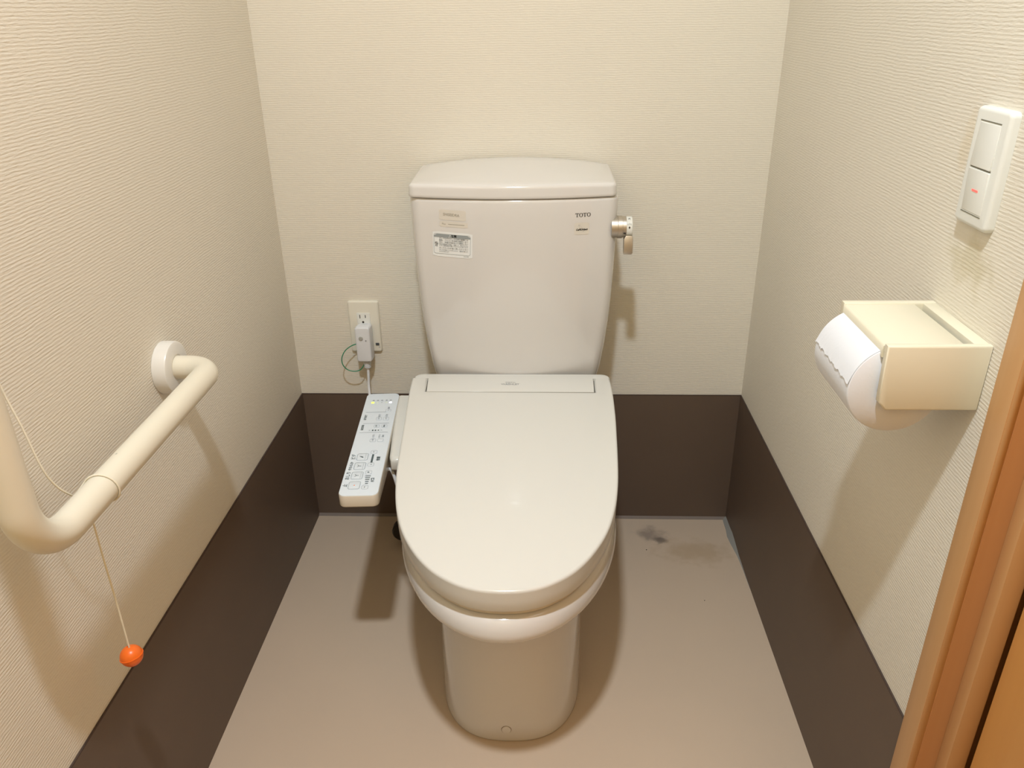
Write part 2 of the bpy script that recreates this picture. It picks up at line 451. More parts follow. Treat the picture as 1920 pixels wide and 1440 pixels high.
# tank
def lerp_tab(T, x):
    if x <= T[0][0]: return T[0][1]
    for (a, fa), (c, fc) in zip(T, T[1:]):
        if x <= c: t = (x - a) / (c - a); return fa + (fc - fa) * t
    return T[-1][1]
T_HW = [(.405, .156), (.43, .1625), (.47, .1705), (.52, .1775), (.57, .1825), (.62, .1855), (.68, .1880), (.75, .1900), (.82, .1910)]
T_YF = [(.405, -.140), (.47, -.156), (.60, -.172), (.72, -.180), (.82, -.182)]
TCX = .4985
BOW = .022
def tank_hw(z): return lerp_tab(T_HW, z)
def tank_front(x, z):
    hw = tank_hw(z); u = (x - TCX) / hw
    r_ = .024; k_ = 1 - ((hw - r_) / hw) ** 2
    return lerp_tab(T_YF, z) - BOW * (1 - u * u) + (BOW * k_ - .002) * ((x - TCX) / (hw - r_)) ** 2
def tank_ring(z, xc, hw, yf, yb, bow, rf=.022, rbk=.03, inset=0.0, zf=None):
    hw -= inset; yf += inset; yb -= inset; rf = max(rf - inset, .004); rbk = max(rbk - inset, .004)
    pts = []
    n = 24
    yc = lambda x: yf - bow * (1 - ((x - xc) / hw) ** 2)
    for k in range(7):      # right side front corner, going from side to front
        a = -pi / 2 * k / 6
        x = xc + hw - rf + rf * cos(a); y = yf + rf - .002 + rf * sin(a)
        pts.append((x, y))
    y0 = yc(xc + hw - rf) ; d = pts[-1][1] - y0
    for k in range(1, n):
        x = xc + (hw - rf) * (1 - 2 * k / n)
        pts.append((x, yc(x) + d * (2 * k / n - 1) ** 2))
    for k in range(7):
        a = -pi / 2 - pi / 2 * k / 6
        pts.append((xc - hw + rf + rf * cos(a), yf + rf - .002 + rf * sin(a)))
    for k in range(7):
        a = pi - pi / 2 * k / 6
        pts.append((xc - hw + rbk + rbk * cos(a), yb - rbk + rbk * sin(a)))
    for k in range(1, 20): pts.append((xc + (hw - rbk) * (-1 + 2 * k / 20), yb))
    for k in range(7):
        a = pi / 2 - pi / 2 * k / 6
        pts.append((xc + hw - rbk + rbk * cos(a), yb - rbk + rbk * sin(a)))
    return [(x, y, (zf(x, y) if zf else z)) for x, y in pts]
b = nbm(); rings = []
rings.append(tank_ring(.372, TCX, .132, -.125, -.035, .012, rf=.03))
rings.append(tank_ring(.402, TCX, .146, -.13, -.03, .012, rf=.03))
for z in [.405, .43, .45, .47, .495, .52, .545, .57, .595, .62, .65, .68, .715, .75, .785]:
    rings.append(tank_ring(z, TCX, tank_hw(z), lerp_tab(T_YF, z), -.012, BOW, rf=.024))
for dz, ins in ((.812, 0), (.8165, .0006), (.8185, .002), (.8192, .005)):
    rings.append(tank_ring(dz, TCX, tank_hw(.82), lerp_tab(T_YF, .82), -.012, BOW, rf=.024, inset=ins))
loft(b, rings)
tank = link('tank', b, m_cer, toilet, sharp=50)

# tank lid
LX, LHW = .4962, .1893
def crown(x, y):
    u = (x - LX) / LHW; s = min(1, max(0, (y + .215) / .185))
    return .8428 + .004 * s + .0145 * (1 - u * u) * (s ** .8) + .0008 * (1 - u * u)
b = nbm(); rings = []
rings.append(tank_ring(.8202, LX, LHW, -.1845, -.006, BOW, rf=.016, rbk=.016, inset=.004))
rings.append(tank_ring(.8207, LX, LHW, -.1845, -.006, BOW, rf=.016, rbk=.016, inset=.0012))
rings.append(tank_ring(.8225, LX, LHW, -.1845, -.006, BOW, rf=.016, rbk=.016))
for f in (.25, .5, .75):
    rings.append(tank_ring(0, LX, LHW, -.1845, -.006, BOW, rf=.016, rbk=.016, inset=.0006 * f, zf=lambda x, y, f=f: .8225 + (crown(x, y) - .007 - .8225) * f))
for k in range(6):
    a = pi / 2 * k / 5; r = .007
    rings.append(tank_ring(0, LX, LHW, -.1845, -.006, BOW, rf=.016, rbk=.016, inset=.0006 + r * (1 - cos(a)), zf=lambda x, y, a=a: crown(x, y) - r * (1 - sin(a))))
for f in (.88, .75, .6, .45, .3, .15, .04):
    base = tank_ring(0, LX, LHW, -.1845, -.006, BOW, rf=.016, rbk=.016, inset=.0076)
    ring = []
    for x, y, _ in base:
        xx = LX + (x - LX) * f; yy = -.10 + (y + .10) * f
        ring.append((xx, yy, crown(xx, yy)))
    rings.append(ring)
loft(b, rings)
link('tank_lid', b, m_cer, toilet, sharp=60)

# prints on the tank front: (u = x, v = z) wrapped on its curve
def on_tank(dx=0, dz=0, rot=0.0, off=.0005):
    c, s = cos(rot), sin(rot)
    def f(u, v):
        x = dx + u * c - v * s; z = dz + u * s + v * c
        return (x, tank_front(x, z) - off, z)
    return f
def patch(bm, hw, hh, r, f, nx=8):
    ol = rrect(hw, hh, r, 4)
    # split into vertical strips so it can follow the curve
    top = {}
    xs = [-hw + 2 * hw * i / nx for i in range(nx + 1)]
    def yext(x):
        d = hw - abs(x)
        return hh if d >= r else hh - r + sqrt(max(0, r * r - (r - d) ** 2))
    a = [bm.verts.new(f(x, yext(x))) for x in xs]; c = [bm.verts.new(f(x, -yext(x))) for x in xs]
    for i in range(nx): bm.faces.new((a[i], c[i], c[i + 1], a[i + 1]))

rot = radians(-2.6)
lab = on_tank(.3855, .7345, rot, .0005)
b = nbm(); patch(b, .0372, .0238, .0015, lab); w = link('warning_label', b, m_label, tank, smooth=False)
w['label'] = 'white caution sticker with grey header bar'
lab2 = on_tank(.3848, .7352, rot, .0008)
b = nbm()
hx, hy = .0345, .0190
xs = [-hx + 2 * hx * i / 10 for i in range(11)]
def ext(x, r=.004):
    dd = hx - abs(x); return hy if dd >= r else hy - r + sqrt(max(0, r * r - (r - dd) ** 2))
av = [b.verts.new(lab2(x, ext(x))) for x in xs]; cv = [b.verts.new(lab2(x, hy - .0066)) for x in xs]
for i in range(10): b.faces.new((av[i], cv[i], cv[i + 1], av[i + 1]))
put_ring(b, dens(rrect(hx, hy, .004, 5)), dens(rrect(hx - .0005, hy - .0005, .0035, 5)), lab2)
link('label_frame', b, m_labgrey, tank, smooth=False)
b = nbm()
lab3 = on_tank(.3848, .7352, rot, .0011)
T = lambda s, size, u, v, asp=1.0, al='LEFT', bold=0.0: put_text(b, s, size, lambda p, q_: lab3(u + p, v + q_), align=al, aspect=asp, bold=bold)
T('注意', .0058, .0030, hy - .0034, 1.0, 'CENTER', .00012)
JL = [('タンクの中やタンク内部の機器には', .0033, .0105), ('酸性、アルカリ性洗剤は使用しない', .0033, .0068),
      ('また、芳香洗浄剤などを使用しない', .0033, .0030), ('部品の樹脂部分を傷め、故障して、漏水のおそれ', .0024, -.0005),
      ('となり家財等を濡らすおそれがあります', .0024, -.0034), ('タンクのふたを強く押したりしない', .0033, -.0075),
      ('タンクが割れてけがをしたり、家財を濡らす', .0025, -.0115), ('おそれがあります', .0025, -.0146)]
for s, sz, v in JL:
    vs, fs = text_polys(s, sz, align='LEFT')
    wd = max(p[0] for p in vs) if vs else 1
    want = .0545 if len(s) > 10 else .0190
    asp = want / wd
    V = [b.verts.new(lab3(-.0245 + p[0] * asp, v + p[1])) for p in vs]
    for p in fs:
        try: b.faces.new([V[i] for i in p])
        except ValueError: pass
T('TO21-0398', .0020, .0215, -.0212)
# no-entry roundel at the left of the text and the small mark under it
ci = [(cos(a * pi / 12), sin(a * pi / 12)) for a in range(24)]
put_ring(b, [(-.0295 + .0029 * x, .0005 + .0029 * y) for x, y in ci], [(-.0295 + .0024 * x, .0005 + .0024 * y) for x, y in ci], lab3)
for dd in (-.0009, .0009):
    put_poly(b, [(-.0316 + dd, .0024), (-.0312 + dd, .0027), (-.0274 + dd, -.0014), (-.0278 + dd, -.0017)], lab3)
T('禁止', .0024, -.0295, -.0042, 1.0, 'CENTER', .0001)
link('label_print', b, m_ink, tank, smooth=False)
b = nbm(); put_text(b, '!', .0045, lambda p, q_: lab3(-.0035 + p, hy - .0034 + q_)); put_ring(b, [(-.0068, hy - .0060), (-.0002, hy - .0060), (-.0035, hy - .0006)], [(-.0060, hy - .0056), (-.0010, hy - .0056), (-.0035, hy - .0014)], lab3)
link('label_symbol', b, m_label, tank, smooth=False)

b = nbm(); f1 = on_tank(.3878, .7900, radians(-2), .0004); patch(b, .0248, .0095, .001, f1)
f2 = on_tank(.3893, .7730, radians(-2.6), .0004); patch(b, .0262, .0052, .001, f2)
fs_ = link('faded_sticker', b, m_fade, tank, smooth=False); fs_['label'] = 'two yellowed transparent stickers with worn lettering'
b = nbm(); g1 = on_tank(.3856, .7905, radians(-4), .0007); put_text(b, 'SHISEIDRA', .0068, g1, bold=.00012, aspect=.95)
g2 = on_tank(.3893, .7730, radians(-2.6), .0007); put_text(b, 'Plus', .0045, lambda u, v: g2(u - .0180, v)); put_poly(b, [(-.010, -.0006), (.020, -.0006), (.020, .0004), (-.010, .0004)], g2)
link('faded_lettering', b, m_fadeink, tank, smooth=False)

# maker's lettering, serif capitals
b = nbm()
def serif_T(cx, f, h=.0068, w=.0066, s=.0013, th=.0007):
    for P in ([(-w / 2, h / 2), (-w / 2, h / 2 - th), (w / 2, h / 2 - th), (w / 2, h / 2)],
              [(-s / 2, h / 2 - th), (-s / 2, -h / 2 + .0005), (s / 2, -h / 2 + .0005), (s / 2, h / 2 - th)],
              [(-s, -h / 2 + .0005), (-s * 1.25, -h / 2), (s * 1.25, -h / 2), (s, -h / 2 + .0005)],
              [(-w / 2, h / 2 - th), (-w / 2, h / 2 - th * 2.6), (-w / 2 + .0004, h / 2 - th * 2.6), (-w / 2 + .0011, h / 2 - th)],
              [(w / 2 - .0011, h / 2 - th), (w / 2 - .0004, h / 2 - th * 2.6), (w / 2, h / 2 - th * 2.6), (w / 2, h / 2 - th)]):
        put_poly(b, [(cx + x, y) for x, y in P], f)
def serif_O(cx, f, h=.0072, w=.0069):
    put_ring(b, [(cx + w / 2 * x, h / 2 * y) for x, y in ci], [(cx + (w / 2 - .00135) * x, (h / 2 - .0006) * y) for x, y in ci], f)
ft = on_tank(.6243, .7892, radians(1.2), .0005)
serif_T(-.0104, ft); serif_O(-.0033, ft); serif_T(.0036, ft); serif_O(.0107, ft)
o = link('brand_lettering', b, m_ink, tank, smooth=False)
b = nbm(); fc = on_tank(.6228, .7640, 0, .0004); patch(b, .0135, .0110, .001, fc)
link('glaze_sticker', b, m_fade, tank, smooth=False)
b = nbm(); fc = on_tank(.6225, .7640, radians(1), .0007)
put_text(b, 'CeFIONtect', .0047, lambda u, v: fc(u, v - .0018), shear=.35, bold=.00022, aspect=.88)
link('glaze_lettering', b, m_ink, tank, smooth=False)
b = nbm()
el = lambda k, r0, r1: [( -.0005 + (r0 * x) * .5 - (r1 * y) * .6, .0010 + (r0 * x) * -.75 + (r1 * y) * .18 - .0) for x, y in ci]
put_ring(b, el(0, .0085, .0042), el(0, .0079, .0037), fc)
link('glaze_swirl', b, m_labgrey, tank, smooth=False)

# flush handle on the right flank of the tank
HY, HZ = -.165, .7600
fl = None
b = nbm()
lathe(b, [(.0, .6780), (.0200, .6780), (.0200, .6895), (.0208, .6900), (.0208, .6980), (.0196, .6985), (.0196, .7050), (.0190, .7052)], (0, HY, HZ), 'x', 44, caps=False)
fl = link('flush_handle', b, m_metal, toilet, sharp=30)
b = nbm(); lathe(b, [(.0187, .7050), (.0192, .7054), (.0192, .7150), (.0180, .7163), (.0, .7165)], (0, HY, HZ), 'x', 44, caps=False)
dial = link('dial_band', b, m_white, fl, sharp=30); dial['label'] = 'white marked dial band'
b = nbm()
rings = []
for z, d0, d1, x0, x1 in [(.7480, -.0195, -.004, .7045, .7165), (.7420, -.0215, -.006, .7010, .7178), (.7300, -.0235, -.009, .7010, .7180), (.7200, -.0240, -.010, .7010, .7180), (.7165, -.0240, -.011, .7010, .7180), (.7135, -.0225, -.012, .7014, .7160)]:
    r = .0012
    ol = rrect((x1 - x0) / 2, (d1 - d0) / 2, r, 4, (x0 + x1) / 2, (d0 + d1) / 2)
    rings.append([(x, HY + .002 + y, z) for x, y in ol])
loft(b, rings)
link('flush_lever', b, m_metal, fl, sharp=40)
b = nbm()
def on_dial(a0):
    def f(u, v):
        a = a0 + v / .0193; return (.7102 + u, HY - .01935 * cos(a), HZ + .01935 * sin(a))
    return f
put_text(b, '大', .0052, on_dial(radians(62)), bold=.0001); put_text(b, '(小)', .0044, on_dial(radians(28)))
put_poly(b, [(0, .0026), (-.0018, .0), (0, -.0026), (.0018, 0)], on_dial(radians(10)))
link('dial_marks', b, m_ink, fl, smooth=False)
b = nbm(); box(b, .6995, .7045, HY - .0205, HY - .0190, HZ - .0085, HZ - .0068, .0003, 1)
link('slot', b, m_black, fl)

# bidet seat: housing, seat, lid
def lz(y): return .425 + .07 * (y + .785)
b = nbm()
hc = .4912
ol = []
hpts = [(-.1925, -.44), (.1925, -.44)]
# outline CCW seen from above: front-left -> front-right -> back-right -> back-left
def housing_ring(dz, ins, z0=None):
    hw = .1945 - ins; yb = -.1765 - ins; yf = -.36 + ins; r = .016
    pts = [(-hw + .0115, yf), (hw - .0115, yf)]
    for k in range(7):
        a = pi / 2 * k / 6; pts.append((hw - r + r * cos(a), yb - r + r * sin(a)))
    for k in range(7):
        a = pi / 2 + pi / 2 * k / 6; pts.append((-hw + r + r * cos(a), yb - r + r * sin(a)))
    return [(hc + x, y, (z0 if z0 is not None else lz(y) + dz)) for x, y in pts]
loft(b, [housing_ring(0, .012, .3745), housing_ring(0, .004, .388), housing_ring(0, 0, .42), housing_ring(-.016, 0), housing_ring(-.0145, .003)])
def rear_ring(dz, ins):
    return [(x, min(y, 9) if y > -.3 else -.1975 + 0 * y, lz(y if y > -.3 else -.1975) + dz) for x, y, z in housing_ring(0, ins)]
loft(b, [rear_ring(-.018, 0), rear_ring(-.006, 0), rear_ring(-.0025, .0012), rear_ring(-.0012, .0035), rear_ring(-.0008, .008)])
hs = link('seat_housing', b, m_lid, toilet, sharp=40)
b = nbm()
def lidc(y): return lerp_tab([(-.7845, .4985), (-.70, .4965), (-.5, .4944), (-.35, .4936), (-.27, .4915), (-.19, .4890)], y)
HWT = [(-.1965, .1950), (-.235, .1952), (-.27, .1946), (-.33, .1920), (-.395, .1884), (-.44, .1860), (-.483, .1833), (-.52, .1804), (-.55, .1770), (-.58, .1726), (-.6075, .1672), (-.635, .1600), (-.655, .1533), (-.673, .1458), (-.692, .1362), (-.711, .1250), (-.7265, .1140), (-.7400, .1025), (-.7510, .0910), (-.7605, .0785), (-.7690, .0650), (-.7757, .0510), (-.7805, .0360), (-.7835, .0190), (-.7845, 0)]
side = [Vector((h, y, 0)) for y, h in HWT]
half = catmull(side[:-1] + [Vector((0, -.7845, 0))], 2)
def lid_outline(scale_in=0.0, notch=True):
    rgt = [(p.x, p.y) for p in half]          # from back to the front tip, right side
    pts = [(x, y) for x, y in rgt] + [(-x, y) for x, y in rgt[::-1][1:]]
    # currently runs right-back -> front -> left-back (clockwise from above); append the hinge notch
    if notch:
        pts += [(-.1660, -.1965), (-.1640, -.2515), (.1625, -.2530), (.1655, -.1965)]
    pts = pts[::-1]
    return pts
def lid_xy(u, v): return (lidc(v) + u, v)
ol = lid_outline()
def lf(u, v, w):
    x, y = lid_xy(u, v); return (x, y, lz(y) + w)
def skirt_off(ol, d): return offset2(ol, d)
rings = []
LT = .0360
rings.append([lf(u, v, -LT) for u, v in skirt_off(ol, -.003)])
rings.append([lf(u, v, -LT) for u, v in skirt_off(ol, -.0012)])
rings.append([lf(u, v, -LT + .0015) for u, v in skirt_off(ol, -.0004)])
rings.append([lf(u, v, -LT * .5) for u, v in skirt_off(ol, .0006)])
rings.append([lf(u, v, -.0050) for u, v in skirt_off(ol, .0008)])
for k in range(6):
    a = pi / 2 * k / 5; r = .0042
    rings.append([lf(u, v, -r * (1 - sin(a))) for u, v in skirt_off(ol, .0008 - r * (1 - cos(a)))])
loft(b, rings, cap0=True, cap1=True)
lid = link('toilet_lid', b, m_lid, toilet, sharp=45)
# hinge cover strip with the word mark, filling the notch
b = nbm()
st = [(-.1625, -.2495), (.1610, -.2510), (.1640, -.186), (-.1645, -.186)]
st = [(u, v) for u, v in st]
def stf(u, v, w): return (lidc(v) + u, v, lz(v) + w)
rings = [[stf(u, v, -.012) for u, v in st], [stf(u, v, -.0028) for u, v in st]]
for k in range(4):
    a = pi / 2 * k / 3; r = .0022
    rings.append([stf(u, v, -.0006 - r * (1 - sin(a))) for u, v in offset2(st, -r * (1 - cos(a)))])
loft(b, rings)
hcov = link('hinge_cover', b, m_lid, toilet, sharp=40)
b = nbm(); wf = lambda u, v: (lidc(-.22) - .0005 + u, -.222 + v, lz(-.222 + v) - .0003)
put_text(b, 'TOTO', .0072, lambda u, v: wf(u, v + .0065)); put_text(b, 'WASHLET', .0080, wf, bold=.0001)
link('word_mark', b, mat('word_mark_grey', srgb(150, 154, 158), .5), hcov, smooth=False)
# dark strips laid in the end gaps and lower seam as painted shade
m_hshade = mat('hinge_shade_dark', srgb(84, 82, 78), .5)
for x0, x1, mm in ((.1612, .1634, m_hshade), (-.1652, -.1636, m_hshade)):
    b = nbm(); box(b, lidc(-.23) + x0, lidc(-.23) + x1, -.2505, -.2, lz(-.25) - .006, lz(-.25) - .0010); link('hinge_gap_shade', b, mm, hcov, smooth=False)
b = nbm(); box(b, lidc(-.25) - .1640, lidc(-.25) + .1622, -.2524, -.2503, lz(-.25) - .006, lz(-.25) - .0013); link('hinge_seam_shade', b, m_seam, hcov, smooth=False)
# seat ring under the lid
b = nbm(); so = skirt_off(lid_outline(notch=False), -.0130)
cut = [p for p in so]
loft(b, [[(lid_xy(u, v)[0], v, .3730) for u, v in offset2(cut, -.004)], [(lid_xy(u, v)[0], v, .3745) for u, v in cut], [(lid_xy(u, v)[0], v, lz(v) - LT - .001) for u, v in cut]])
link('toilet_seat', b, m_seat, toilet, sharp=50)

# control panel arm + panel
PC = Vector((.2440, -.375)); PA = radians(3.2825)
ex = Vector((cos(PA), sin(PA))); ey = Vector((-sin(PA), cos(PA)))
def pf(u, v, w=0.0):       # metres in the panel's own frame
    p = PC + ex * u + ey * v
    return (p.x, p.y, .42 + .0343 * (p.y + .55) + w)
arm_b = nbm()
def armf(u, v, w): return (u, v, .4185 + .04 * (v + .44) + w)
ac = [Vector((x, y, 0)) for x, y in [(.302, -.432), (.309, -.424), (.3095, -.20), (.304, -.1935), (.266, -.1935), (.2600, -.200), (.264, -.25), (.2820, -.418), (.287, -.432)]]
ao = [(p.x, p.y) for p in ac]
slab(arm_b, ao, armf, .025, bev=.009, seg=5, bot_bev=.004)
arm = link('panel_arm', arm_b, m_lid, toilet, sharp=50)
b = nbm()
po = rrect(.0325, .1755, .0115, 7)
slab(b, po, lambda u, v, w: pf(u, v, w * (1 + (5.2 * (v + .1755) if w < -.01 else 0)) - .0008), .0225, bev=.0012, seg=3, bot_bev=.003)
pan = link('control_panel', b, m_seat, toilet, sharp=50)
b = nbm(); slab(b, offset2(po, -.0004), lambda u, v, w: pf(u, v, w), .003, bev=.0008, seg=3)
face = link('panel_face', b, m_panel, pan, sharp=50)
face['label'] = 'bluish white face plate of the panel'
def ps(off=.00035):
    return lambda u, v: pf(u, v, off)
MM = .001
def btn(u, v, w, h, r, m, lw=.45, fill=True):
    b = nbm(); r *= MM
    oo = rrect(w / 2 * MM, h / 2 * MM, r, 5, u * MM, v * MM)
    slab(b, oo, lambda p, q_, ww: pf(p, q_, ww + .0006), .0006, bev=.0003, seg=2)
    o = link('button', b, m_panel, pan)
    b = nbm(); put_ring(b, offset2(oo, .0000), offset2(oo, -lw * MM), ps(.00075))
    link('button_outline', b, m, pan, smooth=False)
for (u, v) in [(-9.6, -147.0), (-9.2, -118.2), (-8.8, -89.3), (-8.3, -60.4)]:
    btn(u, v, 19.3, 22.0, 3.6, m_grey, .6)
for (u, v, w, h) in [(8.9, -109.5, 11, 12), (8.5, -152.9, 11, 11.5), (9.6, -45.4, 11, 11.5), (9.4, -85.2, 11, 11.2), (2.2, -5.5, 10.6, 11.5), (15.8, -5.5, 10.6, 11.5), (2.7, 45.4, 10, 11.5), (16.8, 44.8, 10, 11.5), (3.2, 73.0, 10.5, 12.5), (17.0, 72.4, 10.5, 12.5), (17.6, 103.5, 10.3, 11.5)]:
    btn(u, v, w, h, 3.0, m_faint, .45)
def rt(bm, s, u, v, size, bold=.00012, asp=1.0, off=.0004):
    # lettering turned to be read from the seat: its 'up' points to -u, it runs along +v
    put_text(bm, s, size * MM, lambda p, q_: pf(u * MM - q_, v * MM + p, off), bold=bold, aspect=asp)
b = nbm()
rt(b, 'ビデ', -23.6, -59.5, 8.2); rt(b, 'やわらか', -23.9, -88.8, 6.6); rt(b, 'おしり', -24.3, -117.7, 8.2); rt(b, '止', -24.3, -146.5, 8.0)
rt(b, '位置', 20.2, -66.6, 6.6, .0002); rt(b, '水勢', 18.8, -131.9, 6.6, .0001); rt(b, '温風乾燥', -22.6, 78.9, 5.0, .00008); rt(b, '温度調節', -22.9, 41.1, 5.0, .00008)
for i in range(5):
    u0, v0 = 9.3 + .1 * i, -119.7 - 5.5 * i; hw = 4.6 - .55 * i
    put_poly(b, [((u0 - hw) * MM, (v0 - 1.0) * MM), ((u0 + hw) * MM, (v0 - 1.0) * MM), ((u0 + hw) * MM, (v0 + 1.0) * MM), ((u0 - hw) * MM, (v0 + 1.0) * MM)], ps())
put_poly(b, [(7.6 * MM, -79 * MM), (11.0 * MM, -79 * MM), (11.0 * MM, -52.4 * MM), (7.6 * MM, -52.4 * MM)], ps())
for u, hw, hv in ((-2.8, 1.4, 2.2), (2.3, 1.4, 2.0), (7.6, 1.3, 1.6)):
    put_poly(b, [((u - hw) * MM, (30.3 - hv) * MM), ((u + hw) * MM, (30.3 - hv) * MM), ((u + hw) * MM, (30.3 + hv) * MM), ((u - hw) * MM, (30.3 + hv) * MM)], ps())
# marks on the button faces

for v0 in (-118.2, -89.3):
    for P in ([(-13.5, -3.4), (-12.6, -3.6), (-10.2, -.2), (-10.8, .3)], [(-13.5, 3.4), (-12.6, 3.6), (-10.2, .2), (-10.8, -.3)], [(-10.6, -.5), (-6.5, -.5), (-6.5, .5), (-10.6, .5)]):
        put_poly(b, [(x * MM, (v0 + y) * MM) for x, y in P], ps(.0008))
put_poly(b, [(x * MM, y * MM) for x, y in [(-13.5, -59.3), (-7.2, -64.0), (-6.6, -61.6), (-8.4, -59.4), (-13.3, -58.2)]], ps(.0008))
put_poly(b, [(x * MM, y * MM) for x, y in [(8.2, -85.2), (10.8, -84.0), (10.8, -86.4)]], ps(.0008))
put_poly(b, [(x * MM, y * MM) for x, y in [(8.4, -44.2), (11.0, -45.4), (8.4, -46.6)]], ps(.0008))
rt(b, '+', 8.9, -109.5, 7, .0003, off=.0008); rt(b, '−', 8.5, -152.9, 7, .0002, off=.0008)
rt(b, '便座', 2.7, 45.4, 4.0, .0001, off=.0008); rt(b, '温水', 16.8, 44.8, 4.0, .0001, off=.0008)
link('panel_print', b, m_print, pan, smooth=False)
b = nbm()
for v0, ua, ub in ((98.8, -25, 19), (56.2, -24, 24.5), (23.2, -26.0, 25.6)):
    put_poly(b, [(ua * MM, (v0 - .5) * MM), (ub * MM, (v0 - .5) * MM), (ub * MM, (v0 + .5) * MM), (ua * MM, (v0 + .5) * MM)], ps())
for v0 in (-118.2, -89.3, -60.4):
    put_poly(b, [(-3.4 * MM, (v0 - 10) * MM), (-2.9 * MM, (v0 - 10) * MM), (-2.9 * MM, (v0 + 10) * MM), (-3.4 * MM, (v0 + 10) * MM)], ps(.0008))
for s, u, v, z in (('入/切', 2.2, -5, 3.6), ('ノズル', 1.5, 9, 4.4), ('きれい', 12.5, 9, 4.2), ('脱臭', 19, 9, 4.2), ('乾燥', 3.4, 85, 4.6), ('入/切', 3.2, 72.8, 3.6), ('暖房', 17.2, 85, 4.6), ('入/切', 17, 72.2, 3.6), ('入', 17.6, 103.5, 4.6), ('節電', 17.8, 114, 4.2)):
    rt(b, s, u, v, z, .00008, off=.0008)
for u0 in (-8.7, 13.2):
    put_poly(b, [((u0 - 1.6) * MM, 29.6 * MM), ((u0 + 1.6) * MM, 29.6 * MM), ((u0 + 1.2) * MM, 31.4 * MM), ((u0 - 1.2) * MM, 31.4 * MM)], ps())
for i, u0 in enumerate((-16.0, -7.6, .6, 9.4, 17.6)):
    put_poly(b, [((u0 - 2.2) * MM, 144.0 * MM), ((u0 + 2.2) * MM, 144.0 * MM), ((u0 + 1.6) * MM, 147.6 * MM), ((u0 - .6) * MM, 148.2 * MM), ((u0 - 2.0) * MM, 146.6 * MM)], ps())
link('panel_fine_print', b, m_faint, pan, smooth=False)
for u0, m_, w_ in ((-16.7, m_ledg, 2.9), (-7.9, m_ledf, 2.2), (9.7, m_ledf, 2.2), (17.9, m_ledw, 2.7)):
    b = nbm(); slab(b, rrect(w_ * MM, 2.9 * MM, 1.2 * MM, 4, u0 * MM, 137.2 * MM), lambda p, q_, ww: pf(p, q_, ww + .0006), .0006, bev=.0002, seg=1)
    o = link('indicator_lamp', b, m_, pan)
    if m_ is m_ledg: o['label'] = 'lit yellow green lamp'
    if m_ is m_ledw: o['label'] = 'lit white lamp'
b = nbm(); lathe(b, [(.0, .0004), (.0009, .0004)], pf(.0009, .137, 0), 'z', 10, caps=False); link('indicator_dot', b, m_grey, pan)
b = nbm(); slab(b, [( (-9.6 + 1.2 * x) * MM, (-147 + 1.2 * y) * MM) for x, y in ci], lambda p, q_, ww: pf(p, q_, ww + .0008), .0006, bev=.0002, seg=1)
link('stop_mark', b, m_orange, pan)

# ------------------------------------------------------------------ wall outlet and its plug
out = thing('power_outlet', 'cream wall socket plate on the back wall left of the tank', 'outlet', (.1625, -.003, .50))
b = nbm(); pz = rrect(.0338, .0592, .005, 5, .1625, .4998)
slab(b, pz, lambda u, v, w: (u, w * -1 * -1 - .0075 if False else -.0075 - w, v), .0074, bev=.0035, seg=4)
plate = link('face_plate', b, m_plate, out, sharp=50)
# socket block, upper one visible
b = nbm(); box(b, .1478, .1765, -.0092, -.007, .4480, .5325, .0004, 2)
sock = link('socket', b, m_white, out, sharp=40)
b = nbm(); box(b, .1537, .1553, -.0094, -.0091, .5205, .5285); box(b, .1657, .1673, -.0094, -.0091, .5215, .5280)
lathe(b, [(.0024, -.0094), (.0, -.0094)], (.1607, 0, .5118), 'y', 16, caps=False)
link('socket_slot', b, m_black, sock, smooth=False)
b = nbm(); box(b, .1835, .1915, -.0090, -.0070, .4565, .4622, .0004, 1)
link('earth_terminal', b, mat('terminal_grey', srgb(86, 88, 90), .5), out)
b = nbm(); box(b, .1895, .1930, -.0079, -.0075, .4515, .4530); link('plate_mark', b, m_faint, out, smooth=False)

plug = thing('power_plug', 'white leakage breaker plug with green earth wire in the wall socket', 'plug', (.165, -.025, .47))
b = nbm()
rings = []
for y, s in [(-.0095, .0032), (-.020, .0012), (-.030, .0006), (-.040, .0012)]:
    rings.append([(x, y, z) for x, z in rrect(.0172 - s, .0412 - s, .005, 5, .1653 + (y + .0095) * .05, .4712)])
for k in range(1, 5):
    a = pi / 2 * k / 4; r = .003
    rings.append([(x, -.040 - r * sin(a), z) for x, z in rrect(.016 - r * (1 - cos(a)), .040 - r * (1 - cos(a)), .0045, 5, .1638, .4712)])
loft(b, rings)
link('plug_body', b, m_plug, plug, sharp=50)
b = nbm(); lathe(b, [(.0046, -.0425), (.0046, -.0442), (.0038, -.0452), (0, -.0454)], (.1600, 0, .4870), 'y', 24, caps=False); tb_ = link('test_button', b, mat('grey_button', srgb(176, 176, 172), .4), plug)
b = nbm(); lathe(b, [(.0016, -.0428), (.0016, -.0438), (0, -.0440)], (.1705, 0, .4815), 'y', 14, caps=False); link('plug_lamp', b, mat('lamp_grey', srgb(160, 160, 164), .4), plug)
b = nbm()
prof = []
for i in range(5):
    z = .4300 - i * .0036
    rr = .0088 - i * .0003
    prof += [(rr, z), (rr, z - .0026), (rr - .0016, z - .0028), (rr - .0016, z - .0035)]
lathe(b, [(0, .4315)] + prof + [(0, prof[-1][1])], (.1655, -.028, 0), 'z', 20, caps=False)
link('strain_relief', b, m_plug, plug, sharp=30)
b = nbm()
